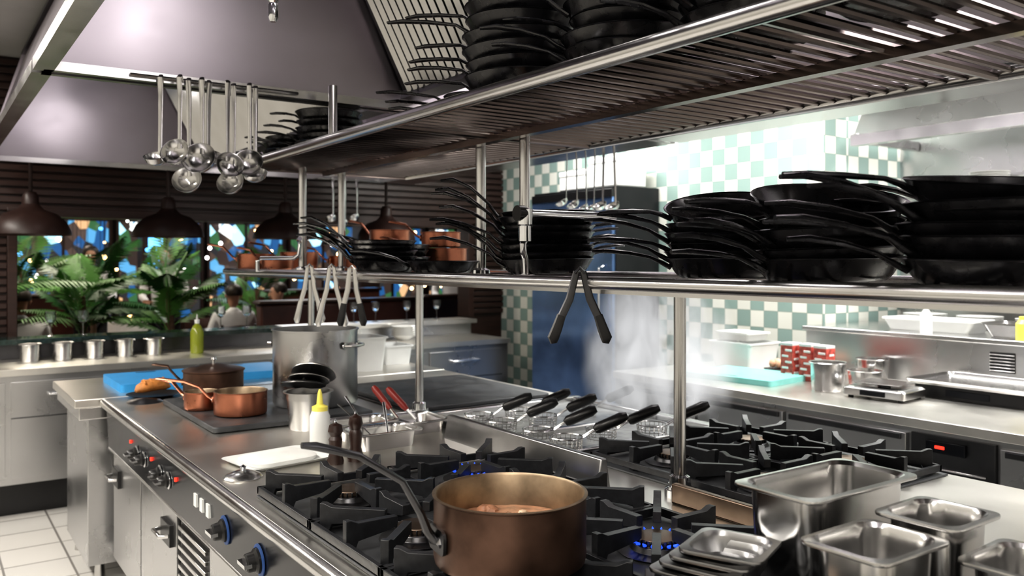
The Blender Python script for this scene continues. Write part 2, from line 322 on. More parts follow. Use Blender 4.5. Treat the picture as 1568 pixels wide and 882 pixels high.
def person(x,y,face,seated,shirt,hand_fwd=.3):
    root=bpy.data.objects.new('diner' if seated else 'waiter',None); root.location=(x,y,0); root.rotation_euler=(0,0,face); scene.collection.objects.link(root)
    hz=.5 if seated else .92
    def chain(name,pts,edges,mat,sub=2):
        me=bpy.data.meshes.new(name); me.from_pydata([p[0] for p in pts],edges,[]); me.materials.append(mat)
        ob=bpy.data.objects.new(name,me); scene.collection.objects.link(ob); ob.parent=root
        md=ob.modifiers.new('skin','SKIN'); md.use_smooth_shade=True
        for i,p in enumerate(pts):
            sv=me.skin_vertices[0].data[i]; sv.radius=p[1] if isinstance(p[1],tuple) else (p[1],p[1]); sv.use_root=(i==0)
        s2=ob.modifiers.new('sub','SUBSURF'); s2.levels=sub; s2.render_levels=sub
        return ob
    S=hz
    pts=[((0,0,S),(.16,.11)),((0,0,S+.2),(.14,.10)),((0,0,S+.4),(.17,.11)),((0,0,S+.52),(.07,.06)),((0,0,S+.58),(.052,.052)),
         ((.18,0,S+.48),.062),((.24,.04,S+.22),.048),((.18,.27,S+.17),.036),
         ((-.18,0,S+.48),.062),((-.24,.04,S+.22),.048),((-.18,.27,S+.17),.036)]
    chain('torso',pts,[(0,1),(1,2),(2,3),(3,4),(2,5),(5,6),(6,7),(2,8),(8,9),(9,10)],shirt)
    if seated: lp=[((0,0,S-.02),.13),((.1,.06,S-.02),.09),((.12,.44,S-.0),.065),((.12,.46,.08),.045),((.12,.58,.04),.04),((-.1,.06,S-.02),.09),((-.12,.44,S),.065),((-.12,.46,.08),.045),((-.12,.58,.04),.04)]
    else: lp=[((0,0,S),.13),((.1,0,S-.08),.09),((.11,.02,.48),.065),((.11,-.02,.08),.045),((.11,.12,.04),.04),((-.1,0,S-.08),.09),((-.11,.02,.48),.065),((-.11,-.02,.08),.045),((-.11,.12,.04),.04)]
    chain('legs',lp,[(0,1),(1,2),(2,3),(3,4),(0,5),(5,6),(6,7),(7,8)],TROUS)
    h=S+.70
    chain('head',[((0,0,h-.14),.045),((0,.01,h-.07),(.058,.068)),((0,.01,h),(.074,.09)),((0,0,h+.07),(.06,.075))],[(0,1),(1,2),(2,3)],SKIN)
    q=B(); q.lathe([(.083,0),(.09,.03),(.082,.075),(.05,.11),(0,.122)],HAIR,T(0,-.02,h-.005),18)
    q.lathe([(0,-.02),(.012,-.012),(.008,.015),(0,.03)],SKIN,T(0,.10,h-.03),8)
    for sg in (-1,1):
        q.lathe([(0,-.008),(.008,0),(0,.008)],HAIR,T(sg*.03,.088,h+.005),8); q.lathe([(0,-.03),(.014,0),(0,.03)],SKIN,T(sg*.078,0,h-.01),8)
    q.cbox((0,.085,h-.065),(.045,.01,.01),RED); o=q.obj('face_and_hair'); o.parent=root
    for sg in (-1,1):
        wx,wy,wz=sg*.18,.27,S+.17
        q=B(); q.rloft([(.05,.03,0,.01),(.08,.032,.04,.012),(.08,.028,.09,.012)],SKIN,T(wx,wy-.01,wz,0,-pi/2+.1)); 
        for k in range(4):
            fx=wx-.03+.02*k; L=(.06,.072,.068,.052)[k]; q.tube([(fx,wy+.07,wz),(fx,wy+.08+L*.5,wz-.004),(fx,wy+.08+L*.9,wz-.025)],[.009,.008,.006],SKIN,6)
        q.tube([(wx-sg*.03,wy+.02,wz),(wx-sg*.06,wy+.05,wz),(wx-sg*.065,wy+.08,wz-.008)],[.011,.01,.007],SKIN,6)
        o=q.obj('hand'); o.parent=root
person(.75,8.72,0,True,SHIRT); person(2.7,8.92,0,True,SHIRT); person(3.35,9.42,pi/2,True,NAVY); person(2.35,10.4,2.9,False,SHIRT); person(5.6,9.3,2.6,False,SHIRT); person(1.65,10.9,3.0,False,SHIRT)

# ------------------------------------------------------------ island body
FX=.72; BX=2.58
q=B()
q.box((FX+.06,-.9,.12),(BX-.05,4.4,.86),STEELV)
q.box((FX+.005,-.9,.865),(BX,4.4,.9),TOPST)
q.tube([(FX+.005,-.9,.878),(FX+.005,4.4,.878)],.022,STEEL,14)
q.box((FX+.14,-.9,.0),(BX-.15,4.3,.12),DSTEEL)
y0,y1=-.9,4.35
q.add([(FX+.005,y0,.857),(FX+.005,y1,.857),(FX+.015,y0,.68),(FX+.015,y1,.68),(FX+.08,y0,.857),(FX+.08,y1,.857),(FX+.08,y0,.68),(FX+.08,y1,.68)],
      [(0,2,3,1),(0,1,5,4),(2,6,7,3),(0,4,6,2),(1,3,7,5)],GLASSY)
q.tube([(FX+.02,-.9,.674),(FX+.02,4.35,.674)],.008,STEEL,10)
ys=[-.8,-.2,.4,1.0,1.6,2.2,2.75,3.15,3.75,4.35]
for i in range(len(ys)-1):
    a,b2=ys[i],ys[i+1]
    if i==6:
        q.box((FX+.045,a+.01,.16),(FX+.06,b2-.01,.66),BLACKP)
        for k in range(13): q.box((FX+.03,a+.03,.2+k*.034),(FX+.05,b2-.03,.215+k*.034),STEEL)
    else:
        q.box((FX+.035,a+.01,.16),(FX+.062,b2-.01,.66),STEELV)
        c=a+.12 if i%2 else b2-.12
        q.box((FX+.02,c-.07,.52),(FX+.037,c+.07,.60),BLACKP); q.tube([(FX+.02,c-.06,.56),(FX-.01,c-.05,.56),(FX-.01,c+.05,.56),(FX+.02,c+.06,.56)],.008,STEEL,8)
for y in (-.5,.6,1.7,2.8,3.9):
    for x in (FX+.18,BX-.2): q.lathe([(0,0),(.035,0),(.03,.03),(.022,.13),(0,.13)],STEEL,T(x,y,0),16)
q.obj('cooking_island',.003)
for y in (1.15,1.5,1.85,2.18,2.48,3.16,3.28,3.55,3.68):
    q=B(); M=T(FX+.008,y,.775)@Matrix.Rotation(-pi/2-.06,4,'Y')
    big= y<2.6
    s=1. if big else .75
    q.lathe([(.036*s,0),(.042*s,.001),(.042*s,.004),(.034*s,.006)],BLED if big else CHROME,M,28)
    q.lathe([(0,0),(.033*s,.0),(.033*s,.012),(.026*s,.018),(.024*s,.036),(.02*s,.04),(0,.04)],BLACKP,M,24)
    q.box((-.005*s,-.03*s,.03),(.005*s,.03*s,.05),CHROME,M); q.obj('control_knob')
q=B()
for y in (3.05,3.42,3.80): q.cbox((FX+.008,y,.80),(.012,.012,.012),LEDR)
for y in (2.65,2.72,2.79): q.cbox((FX+.008,y,.79),(.012,.03,.04),WHITEP)
q.obj('indicator_lights')
q=B(); q.box((.60,4.42,.86),(2.6,5.2,.9),TOPST); q.box((.66,4.45,.1),(2.5,5.12,.86),STEELV); q.box((.62,4.43,.80),(2.58,5.18,.86),STEEL)
for (x,y) in ((.72,4.5),(.72,5.08),(2.45,4.5),(2.45,5.08)): q.lathe([(0,0),(.03,0),(.025,.03),(.02,.1),(0,.1)],STEEL,T(x,y,0),14)
q.obj('end_worktable',.004)

def burner(b,x,y,z,flame=False):
    M=T(x,y,z)
    b.lathe([(0,0),(.085,0),(.09,.004),(.06,.008),(.055,.02),(.05,.022),(0,.022)],DSTEEL,M,28)
    b.lathe([(.035,.02),(.047,.022),(.047,.034),(.03,.037),(0,.038)],BSTEEL,M,28)
    for k in range(24):
        a=2*pi*k/24; b.cbox((x+.049*math.cos(a),y+.049*math.sin(a),z+.027),(.006,.004,.012),DSTEEL,a)
    if flame:
        for k in range(20):
            a=2*pi*k/20; r0,r1=.052,.066
            b.tube([(x+r0*math.cos(a),y+r0*math.sin(a),z+.025),(x+(r0+r1)/2*math.cos(a),y+(r0+r1)/2*math.sin(a),z+.027),(x+r1*math.cos(a),y+r1*math.sin(a),z+.033)],[.003,.004,.001],FLAME,6)
def grate(b,x,y,z,s=.375):
    h=s/2-.006; t=.012
    for (ax,ay,bx,by) in ((-h,-h,h,-h),(-h,h,h,h),(-h,-h,-h,h),(h,-h,h,h)):
        b.box((x+min(ax,bx)-t/2,y+min(ay,by)-t/2,z-.012),(x+max(ax,bx)+t/2,y+max(ay,by)+t/2,z+.008),IRON)
    for k in range(8):
        a=pi/4*k; L=h if k%2==0 else h*1.30
        r0=.055 if k%2==0 else .075
        M=T(x,y,z)@Matrix.Rotation(a,4,'Z')
        w=.0095
        pr=[(r0,.022),(r0,.046),(L-.03,.046),(L-.012,.054),(L,.054),(L,-.018),(L-.02,-.018),(L-.03,.006),(r0+.03,.016)]
        n=len(pr); vs=[(p[0],-w,p[1]) for p in pr]+[(p[0],w,p[1]) for p in pr]
        fs=[tuple(range(n)),tuple(range(2*n-1,n-1,-1))]+[(i,i+n,(i+1)%n+n,(i+1)%n) for i in range(n)]
        b.add(vs,fs,IRON,M)
for (bx,by,fl) in ((.95,1.36,False),(.95,1.74,False),(.95,2.12,False),(1.345,1.36,True),(1.345,1.74,False),(1.345,2.12,True),(1.345,.98,False),(.95,.98,False),(1.345,.6,False),
                (1.98,1.55,False),(1.98,1.93,False),(2.36,1.55,False),(2.36,1.93,False)):
    q=B(); burner(q,bx,by,.907,fl); grate(q,bx,by,.925); q.obj('gas_burner_with_grate',.0015)
q=B(); q.box((.765,.4,.9),(1.545,2.32,.906),GRIDDLE); q.box((1.78,1.35,.9),(2.56,2.13,.906),GRIDDLE)
q.obj('drip_tray',.002)
q=B(); q.add([(1.585,1.84,.9),(1.60,1.84,.985),(1.62,1.84,.985),(1.635,1.84,.9),(1.585,2.7,.9),(1.60,2.7,.985),(1.62,2.7,.985),(1.635,2.7,.9)],[(0,1,5,4),(1,2,6,5),(2,3,7,6),(0,3,2,1),(4,5,6,7)],MSTEEL); q.obj('splash_ridge',.004)
q=B(); q.box((1.655,1.25,.9),(1.675,1.62,.955),BSTEEL); q.box((1.655,1.25,.9),(1.76,1.62,.91),BSTEEL); q.obj('splash_guard',.004)
q=B(); q.rloft([(.72,.82,0,.03),(.72,.82,.02,.03)],GRIDDLE,T(2.10,3.6,.905)); q.rloft([(.76,.86,0,.03),(.76,.86,.008,.03)],DSTEEL,T(2.10,3.6,.9)); q.obj('griddle_plate',.004)
q=B(); q.rloft([(.66,.82,0,.02),(.66,.82,.022,.02)],GRIDDLE,T(1.24,3.66,.902)); q.obj('solid_top_hob',.004)
q=B()
cx0,cx1,cy0,cy1=1.68,2.5,2.16,3.06
q.box((cx0,cy0,.9),(cx1,cy0+.04,.93),STEEL);q.box((cx0,cy1-.04,.9),(cx1,cy1,.93),STEEL);q.box((cx0,cy0+.04,.9),(cx0+.04,cy1-.04,.93),STEEL);q.box((cx1-.05,cy0+.04,.9),(cx1,cy1-.04,.93),STEEL)
q.box((cx0+.04,2.48,.9),(cx1-.05,2.51,.93),STEEL)
q.box((cx0+.04,cy0+.04,.9),(cx1-.05,cy1-.04,.91),WATER)
q.obj('pasta_cooker',.006)
def basket(x,y,a,el=.45):
    q=B(); r=.056; zt=.955
    q.tube([(x+r*math.cos(t*pi/10),y+r*math.sin(t*pi/10),zt) for t in range(21)],.003,STEEL,6)
    for t in range(20):
        an=t*pi/10; q.cyl((x+r*math.cos(an),y+r*math.sin(an),zt),(x+r*.9*math.cos(an),y+r*.9*math.sin(an),.911),.0016,STEEL,4)
    for zz in (.92,.93,.94): q.tube([(x+r*.95*math.cos(t*pi/8),y+r*.95*math.sin(t*pi/8),zz) for t in range(17)],.0014,STEEL,4)
    dx,dy=math.cos(a),math.sin(a)
    def P(t,z): return (x+dx*t,y+dy*t,z)
    for sg in (-.012,.012):
        q.tube([(x+dx*r-dy*sg,y+dy*r+dx*sg,zt),(x+dx*(r+.03)-dy*sg,y+dy*(r+.03)+dx*sg,zt+.02),(x+dx*(r+.05)-dy*sg*.5,y+dy*(r+.05)+dx*sg*.5,zt+.03)],.003,STEEL,6)
    q.tube([P(r+.04,zt+.022),P(r+.05,zt+.03),P(r+.13,zt+.03+.09*el),P(r+.15,zt+.03+.11*el)],[.012,.019,.020,.012],BLACKP,10)
    q.obj('pasta_basket')
for (x,y) in ((1.79,2.78),(1.79,2.62),(1.80,2.41),(1.80,2.25),(1.98,2.78),(1.98,2.62),(2.0,2.30),(2.2,2.25),(2.25,2.7)): basket(x,y,-.65,.40)

# ------------------------------------------------------------ shelves
q=B()
uz=2.0; UX0,UX1,UY0,UY1=1.25,2.12,-.9,4.0
for x in (UX0,UX1): q.tube([(x,UY0,uz),(x,UY1,uz)],.021,STEEL,16)
q.box((UX0+.40,UY0,uz-.03),(UX0+.435,UY1,uz-.008),RACK)
for y in (UY0,1.0,2.5,UY1): q.tube([(UX0,y,uz-.006),(UX1,y,uz-.006)],.014,RACK,10)
ysl=UY0+.04
while ysl<UY1:
    q.tube([(UX0,ysl,uz),(UX1,ysl,uz)],.0085,RACK,8); ysl+=.052
for (x,y) in ((1.72,2.66),(1.72,2.38),(1.5,3.88),(1.70,3.88),(1.72,.1)):
    q.cyl((x,y,1.5),(x,y,uz),.019,STEEL,16); q.lathe([(0,0),(.035,0),(.034,.012),(.02,.02)],CHROME,T(x,y,1.505),20)
for (x,y) in ((1.30,3.05),(1.30,.2),(2.07,3.05),(2.07,.2)): q.cyl((x,y,uz),(x,y,2.22),.017,STEEL,14)
q.obj('overshelf_upper_rack')
q=B(); lz=1.497; LX0,LX1,LY1=1.35,2.1,4.6
q.tube([(LX0,UY0,lz),(LX0,LY1,lz)],.016,STEEL,16); q.tube([(LX1,UY0,lz),(LX1,LY1,lz)],.016,STEEL,16)
q.box((LX0+.012,UY0,lz-.026),(LX0+.03,LY1,lz-.006),STEEL); q.tube([(LX0,LY1,lz),(LX1,LY1,lz)],.016,STEEL,12)
q.box((1.70,UY0,lz-.03),(1.735,LY1,lz-.008),RACK)
ysl=UY0+.04
while ysl<LY1:
    q.tube([(LX0,ysl,lz),(LX1,ysl,lz)],.006,RACK,6); ysl+=.045
for (x,y) in ((1.73,1.66),(1.73,3.15),(1.73,.0),(1.73,4.35)):
    q.cyl((x,y,.9),(x,y,lz),.017,STEEL,20); q.lathe([(0,0),(.042,0),(.042,.02),(.03,.026),(.028,.055),(.019,.06)],CHROME,T(x,y,.9),24)
    for k in range(4): q.lathe([(0,.03),(.008,.03),(.008,.022)],CHROME,T(x+.034*math.cos(k*pi/2),y+.034*math.sin(k*pi/2),.9),8)
q.obj('overshelf_lower_rack')

# ------------------------------------------------------------ pans
def pan(b,x,y,z,r,h,a,rise=.06,L=.22,mat=NONSTICK,tx=0,ty=0,hmat=None):
    M=T(x,y,z,0,tx,ty)@Matrix.Rotation(a,4,'Z'); hmat=hmat or mat
    b.lathe([(0,0),(r*.74,0),(r*.79,.003),(r*.86,h*.3),(r*.97,h*.88),(r,h)],mat,M,44)
    b.lathe([(r,h),(r+.003,h+.0015),(r+.001,h+.003),(r-.003,h+.001)],PRIM,M,44)
    b.lathe([(r-.003,h+.001),(r*.85,h*.35),(r*.76,.006),(0,.005)],mat,M,44)
    pts=[(r*.92,0,h*.55),(r+.012,0,h*.85),(r+.04,0,h+rise*.28),(r+L*.5,0,h+rise*.72),(r+L*.8,0,h+rise*.95),(r+L,0,h+rise*.92)]
    b.tube(pts,[.015,.014,.011,.014,.015,.010],hmat,10,flat=(1,.42),M=M)
    for s in (-.008,.008): b.lathe([(0,-.004),(.004,0),(0,.004)],CHROME,M@T(r*.88,s,h*.62),8)
def stack(name,x,y,z,r,n,a,step=.024,h=.045,rise=.1,L=.22,jit=.006,da=.18,topt=(0,0)):
    q=B()
    for i in range(n):
        tp=(i==n-1 and topt!=(0,0)); t=topt if tp else (U(-.035,.035),U(-.035,.035))
        pan(q,x+U(-jit,jit),y+U(-jit,jit),z+i*step+(r*.75*math.hypot(*topt) if tp else 0),r*U(.93,1.03),h,a+U(-da,da),(.01 if tp else rise*U(.6,1.3)),L*U(.85,1.1),tx=t[0],ty=t[1])
    return q.obj(name)
zl=lz+.012
stack('frying_pan_stack',1.50,3.02,zl,.13,5,2.35,.020,.04,.09,.22,da=.35)
stack('frying_pan_stack',1.72,3.30,zl,.13,4,2.3,.022,.04,.08,.22,da=.3)
q=B(); pan(q,1.50,2.56,zl,.125,.04,2.5,.04,.2); q.obj('frying_pan')
stack('frying_pan_stack',1.68,2.20,zl,.155,8,2.45,.022,.045,.10,.22,da=.22)
stack('frying_pan_stack',1.90,2.54,zl,.14,6,-.6,.022,.045,.03,.17,da=.3)
stack('frying_pan_stack',1.62,1.40,zl,.150,6,2.55,.020,.045,.03,.18,da=.18,topt=(.17,-.24))
stack('frying_pan_stack',1.54,1.06,zl,.150,6,2.7,.0195,.045,.03,.18,da=.2,topt=(.22,-.15))
stack('frying_pan_stack',1.50,.70,zl,.160,7,2.45,.019,.045,.05,.22,da=.22,topt=(.12,-.08))
stack('frying_pan_stack',1.90,.88,zl,.150,7,2.4,.020,.045,.05,.2,da=.2)
zu=uz+.016
stack('frying_pan_stack',1.42,1.98,zu,.165,6,2.2,.040,.055,.03,.24,da=.22)
stack('frying_pan_stack',1.45,1.57,zu,.155,4,2.3,.038,.05,.04,.2,da=.3)
stack('frying_pan_stack',1.47,1.20,zu,.155,6,2.6,.034,.05,.03,.2,da=.3)
stack('frying_pan_stack',1.47,.85,zu,.155,5,2.6,.034,.05,.03,.2,da=.3)
stack('frying_pan_stack',1.50,3.55,zu,.15,5,2.4,.034,.05,.03,.18,da=.4)
stack('frying_pan_stack',1.42,3.83,zu,.12,3,2.4,.03,.045,.02,.14,da=.4)
stack('frying_pan_stack',1.62,2.5,zu,.13,3,2.2,.03,.045,.05,.25,da=.3)

def saucepan(name,x,y,z,r,h,a,om=COPPER,im=TIN,rise=.06,L=.2,lid=False,food=False,hm=None,hs=1.,flat=(1,.5)):
    q=B(); M=T(x,y,z)@Matrix.Rotation(a,4,'Z'); hm=hm or om
    q.lathe([(0,0),(r*.94,0),(r*.985,.004),(r,.015),(r,h-.004),(r+.003,h-.002),(r+.003,h)],om,M,64)
    q.lathe([(r+.003,h),(r-.003,h+.001),(r-.006,h-.004),(r-.006,.02),(r-.02,.008),(0,.007)],im,M,64)
    pts=[(r-.002,0,h*.45),(r+.010,0,h*.47),(r+.022,0,h*.60),(r+.035,0,h*.86),(r+.07,0,h+rise*.35),(r+L*.6,0,h+rise*.78),(r+L*.9,0,h+rise*.97),(r+L,0,h+rise)] if food else \
        [(r-.002,0,h*.62),(r+.012,0,h*.66),(r+.03,0,h*.80),(r+.06,0,h+rise*.3),(r+L*.55,0,h+rise*.75),(r+L,0,h+rise),(r+L+.015,0,h+rise)]
    rr=[.020,.016,.014,.012,.011,.011,.013,.009] if food else [.016,.012,.010,.010,.011,.013,.007]
    q.tube(pts,[k*hs for k in rr],hm,12,flat=flat,M=M)
    hh=h*(.45 if food else .62); k=1.5 if food else 1.
    q.rloft([(.03*k,.05*k,0,.012),(.03*k,.05*k,.006,.012)],hm,M@T(r-.001,0,hh,0,0,pi/2))
    for s in (-.015*k,.015*k): q.lathe([(0,-.006*k),(.005*k,0),(0,.006*k)],CHROME,M@T(r+.006,s,hh),8)
    if lid: 
        q.lathe([(r+.006,h+.001),(r+.006,h+.005),(r*.9,h+.012),(r*.3,h+.028),(0,h+.03)],om,M,40); q.lathe([(0,.0),(.007,0),(.007,.018),(.015,.022),(.013,.032),(0,.034)],CHROME,M@T(0,0,h+.028),14)
    if food:
        q.lathe([(r-.007,h*.50),(r*.5,h*.52),(0,h*.515)],FOOD,M,30)
        for k in range(60):
            an=U(0,2*pi); rr=U(0,r*.75); s=U(.008,.018); q.lathe([(0,-s*.6),(s*.8,-s*.3),(s,0),(s*.7,s*.4),(0,s*.6)],random.choice([FOOD,FOOD,FOODL]),M@T(rr*math.cos(an),rr*math.sin(an),h*.52,U(0,3),U(-.5,.5)),7)
    return q.obj(name)
saucepan('copper_saucepan',.93,1.335,.979,.146,.13,2.98,COPPERD,TIN,.125,.25,food=True,hm=DSTEEL,flat=(1,.6))
saucepan('copper_saucepan',1.085,3.49,.926,.105,.095,2.6,COPPER,TIN,.05,.22)
saucepan('copper_saucepan',1.10,3.93,.926,.13,.13,2.7,COPPERD,TIN,.03,.12,lid=True)
saucepan('copper_saucepan',.985,3.70,.926,.07,.075,2.2,COPPER,TIN,.04,.14)
for (x,y,z,r,h,a) in ((1.47,4.48,zl,.09,.08,2.5),(1.70,4.45,zl,.10,.09,2.9),(1.50,4.22,zl,.08,.06,2.2),(1.93,4.38,zl,.08,.07,2.5),(1.92,3.80,zl,.13,.11,2.5),(1.92,3.80,zl+.115,.10,.08,2.0),(1.98,3.40,zl,.12,.10,2.5),(1.98,3.40,zl+.105,.09,.07,2.3)):
    saucepan('copper_saucepan',x,y,z,r,h,a,COPPER,TIN,.05,.15)

q=B(); M=T(1.44,3.57,.926); r=.183;h=.325
q.lathe([(0,0),(r*.96,0),(r,.012),(r,h-.004),(r+.006,h-.003),(r+.006,h+.003),(r-.004,h+.003),(r-.005,.02),(0,.012)],STEELV,M,56)
for a in (-.62-.35,pi-.62-.35):
    c=Vector((math.cos(a),math.sin(a),0)); sd=Vector((-c.y,c.x,0)); zz=Vector((0,0,h*.8))
    q.tube([c*(r-.002)-sd*.055+zz,c*(r+.028)-sd*.05+zz,c*(r+.036)+zz,c*(r+.028)+sd*.05+zz,c*(r-.002)+sd*.055+zz],.007,STEEL,10,M=M)
    for s in (-1,1): q.lathe([(0,.0),(.016,0),(.014,.004),(0,.005)],STEEL,M@Matrix.Translation(c*(r-.001)+sd*.055*s+zz)@Matrix.Rotation(a,4,'Z')@Matrix.Rotation(pi/2,4,'Y'),12)
q.obj('stock_pot')
q=B(); M=T(1.25,3.17,.9); r=.085;h=.145
q.lathe([(0,0),(r*.86,0),(r*.88,.008),(r*.97,h-.03),(r,h-.03),(r,h-.004),(r+.012,h-.003),(r+.012,h),(r-.003,h),(r*.85,.01),(0,.008)],STEELV,M,40)
q.obj('steel_insert_pot')
for (dx,dz,rx,rr) in ((-.02,.155,.30,.085),(.0,.175,.45,.08),(.02,.20,.62,.085)):
    q=B(); M2=T(1.25+dx*.8,3.17-dx*.6,.9+dz+.01,-2.2+pi,0,rx)
    q.lathe([(rr,0),(rr+.003,.002),(rr,.006),(rr*.8,.012),(rr*.3,.018),(0,.019)],STEEL,M2,32); q.lathe([(rr,0),(rr*.75,.007),(0,.012)],MSTEEL,M2,32)
    q.lathe([(0,.018),(.006,.018),(.006,.03),(.014,.036),(0,.042)],BLACKP,M2,12); q.obj('pot_lid')
def gn(name,x,y,z,w,d,h,rz=0,mat=STEEL,inner=STEEL):
    q=B(); M=T(x,y,z,rz); f=.014; t=.93
    q.rloft([(w*.84,d*.82,0,.03),(w*.87,d*.85,.006,.035),(w*.93,d*.92,h*.8,.04),(w*.94,d*.93,h-.006,.04),(w+f,d+f,h-.006,.02),(w+f*1.1,d+f*1.1,h-.003,.02),(w+f,d+f,h,.02),(w*.97,d*.965,h+.001,.036),(w*.93,d*.915,h-.006,.04),(w*.92,d*.905,h*.78,.04),(w*.85,d*.83,.012,.035),(w*.82,d*.79,.006,.03)],mat,M,6)
    return q.obj(name)
zg=.98
gn('gastronorm_pan_deep',1.375,.95,zg,.315,.160,.17,0)
gn('gastronorm_pan_small',1.225,.762,zg+.005,.178,.135,.13,.0)
gn('gastronorm_pan_small',1.415,.765,zg+.0,.150,.130,.145,.02)
gn('gastronorm_pan_small',1.40,.61,zg,.16,.14,.11,.05)
for k in range(4): gn('gastronorm_pan_shallow',1.12+.010*k,1.02-.012*k,zg+.0+.014*k,.13,.13,.04,.25+.05*k,MSTEEL)
gn('gastronorm_pan_shallow',1.34,2.72,.9,.24,.16,.06,.0); gn('gastronorm_pan_shallow',1.35,2.92,.9,.24,.16,.06,.0); gn('gastronorm_pan_shallow',1.585,2.90,.9,.17,.22,.05,.0)
def spoon(b,x,y,z,a,L,el,mat=STEEL):
    M=T(x,y,z,a,0,-el)
    b.tube([(0,0,0),(L*.3,0,.002),(L*.7,0,.002),(L,0,0)],[.003,.004,.005,.006],mat,8,flat=(1,.4),M=M)
    b.lathe([(0,-.008),(.02,-.004),(.027,.002),(.019,-.002),(0,-.005)],mat,M@T(-.02,0,0),16)
q=B(); spoon(q,1.36,2.70,.925,1.2,.22,.45); spoon(q,1.32,2.75,.93,1.9,.2,.5); spoon(q,1.37,2.92,.93,1.5,.22,.4); q.obj('serving_spoons')
q=B()
for (x,y,a) in ((1.50,2.90,2.0),(1.55,2.85,2.2)):
    M=T(x,y,.95,a,0,-.75); q.tube([(0,0,0),(.06,0,0)],.006,STEEL,8,M=M); q.tube([(.05,0,0),(.07,0,0),(.15,0,0),(.165,0,0)],[.009,.014,.014,.009],RED,10,M=M)
q.obj('red_handled_tongs')
q=B(); M=T(1.17,2.86,.9); q.lathe([(0,0),(.033,0),(.036,.008),(.036,.10),(.028,.12),(0,.121)],WHITEP,M,24); q.lathe([(.028,.118),(.028,.135),(.012,.142),(.008,.18),(.004,.195),(0,.196)],YELLOW,M,20); q.obj('squeeze_bottle')
for (x,y,h) in ((1.10,2.56,.13),(1.17,2.56,.15)):
    q=B(); q.lathe([(0,0),(.026,0),(.027,.01),(.018,h*.3),(.022,h*.6),(.016,h*.68),(.024,h*.8),(.020,h*.95),(.006,h),(0,h+.01)],DWOOD,T(x,y,.9),24); q.lathe([(0,h),(.006,h+.004),(0,h+.014)],CHROME,T(x,y,.9),10); q.obj('pepper_mill')
q=B(); q.rloft([(.25,.19,.0,.02),(.29,.23,.014,.03),(.295,.235,.014,.03),(.25,.19,.004,.02)],WHITEP,T(.96,2.70,.9,.15)); q.rloft([(.22,.16,.0,.04),(.23,.17,.012,.05),(.20,.14,.018,.05)],CLOTH,T(.96,2.70,.905,.15)); q.obj('white_serving_tray')
q=B(); q.lathe([(.0,.0),(.055,0),(.058,.004),(.05,.012),(.02,.022),(0,.023)],STEEL,T(.80,2.55,.9),28); q.lathe([(0,.02),(.006,.022),(.01,.034),(0,.04)],CHROME,T(.80,2.55,.9),12); q.obj('small_lid')
for (x,y,w,d) in ((1.03,4.78,.42,.5),(1.52,4.86,.46,.42)):
    q=B(); q.rloft([(w,d,0,.02),(w,d,.04,.02)],BLUEB,T(x,y,.9,.0)); q.rloft([(w*.25,.02,.0405,.008),(w*.25,.02,.0415,.008)],DSTEEL,T(x,y+d*.42,.9)); q.obj('blue_cutting_board',.004)
q=B(); q.lathe([(0,0),(.08,0),(.12,.014),(.123,.016),(.08,.006),(0,.005)],DSTEEL,T(.93,4.33,.9),32); q.obj('dark_plate')
q=B(); M=T(.93,4.36,.912,.4,.1)
q.tube([(-.09,0,.02),(-.07,0,.03),(-.03,0,.04),(.03,0,.042),(.07,0,.03),(.095,0,.02)],[.01,.03,.042,.042,.03,.008],BREAD,14,flat=(1,.7),M=M)
for k in range(4): q.tube([(-.06+.035*k,-.03,.058),(-.05+.035*k,0,.07),(-.04+.035*k,.03,.058)],.005,BREAD,6,M=M)
q.obj('bread_loaf')
q=B(); q.lathe([(0,0),(.075,0),(.078,.003),(.07,.008),(.0,.02)],DSTEEL,T(.86,4.18,.9,0,.06),24); q.obj('small_lid')
def tub(name,x,y,z,w,d,h,mat,rz=0):
    q=B(); q.rloft([(w*.88,d*.86,0,.02),(w,d,h-.01,.025),(w+.02,d+.02,h-.01,.03),(w+.02,d+.02,h,.03),(w-.008,d-.008,h,.022),(w*.87,d*.85,.006,.02)],mat,T(x,y,z,rz)); return q.obj(name)
tub('white_food_tub',2.15,4.7,.9,.30,.24,.20,WHITEP); tub('white_food_tub',2.48,4.9,.9,.2,.24,.12,WHITEP)

def tongs(x,y,z,L,spread,a,tipm=BLACKP,nm='kitchen_tongs',body=STEEL):
    q=B(); M=T(x,y,z,a)
    q.tube([(-.012,0,-.01),(0,0,.004),(.012,0,-.01)],.009,body,8,flat=(1,.5),M=M)
    for s in (-1,1):
        q.tube([(s*.008,0,-.005),(s*spread*.4,0,-L*.4),(s*spread*.75,0,-L*.66)],[.008,.010,.010],body,8,flat=(.5,1),M=M)
        q.tube([(s*spread*.72,0,-L*.62),(s*spread*.9,0,-L*.8),(s*spread*1.05,0,-L*.93),(s*spread*1.02,0,-L)],[.011,.013,.014,.008],tipm,8,flat=(.6,1),M=M)
    return q.obj(nm)
tongs(1.322,1.60,1.53,.18,.062,-.6,body=DSTEEL)
tongs(1.325,3.35,1.535,.24,.05,-.6,STEEL); tongs(1.325,3.12,1.535,.24,.05,-.6,STEEL); tongs(1.32,2.92,1.53,.22,.04,-.5)
q=B()
q.tube([(1.33,4.02,1.50),(1.33,4.02,1.55),(1.34,3.99,1.565),(1.40,3.72,1.565),(1.41,3.69,1.58),(1.41,3.68,1.63),(1.40,3.67,1.645),(1.38,3.60,1.65)],.010,CHROME,12)
q.obj('chrome_pot_filler_tap')
q=B(); px,py=1.49,2.06
q.tube([(px,py,1.505),(px,py,1.56),(px-.01,py-.005,1.575),(px-.012,py-.006,1.60),(px,py,1.615),(px,py,1.70)],.011,CHROME,12)
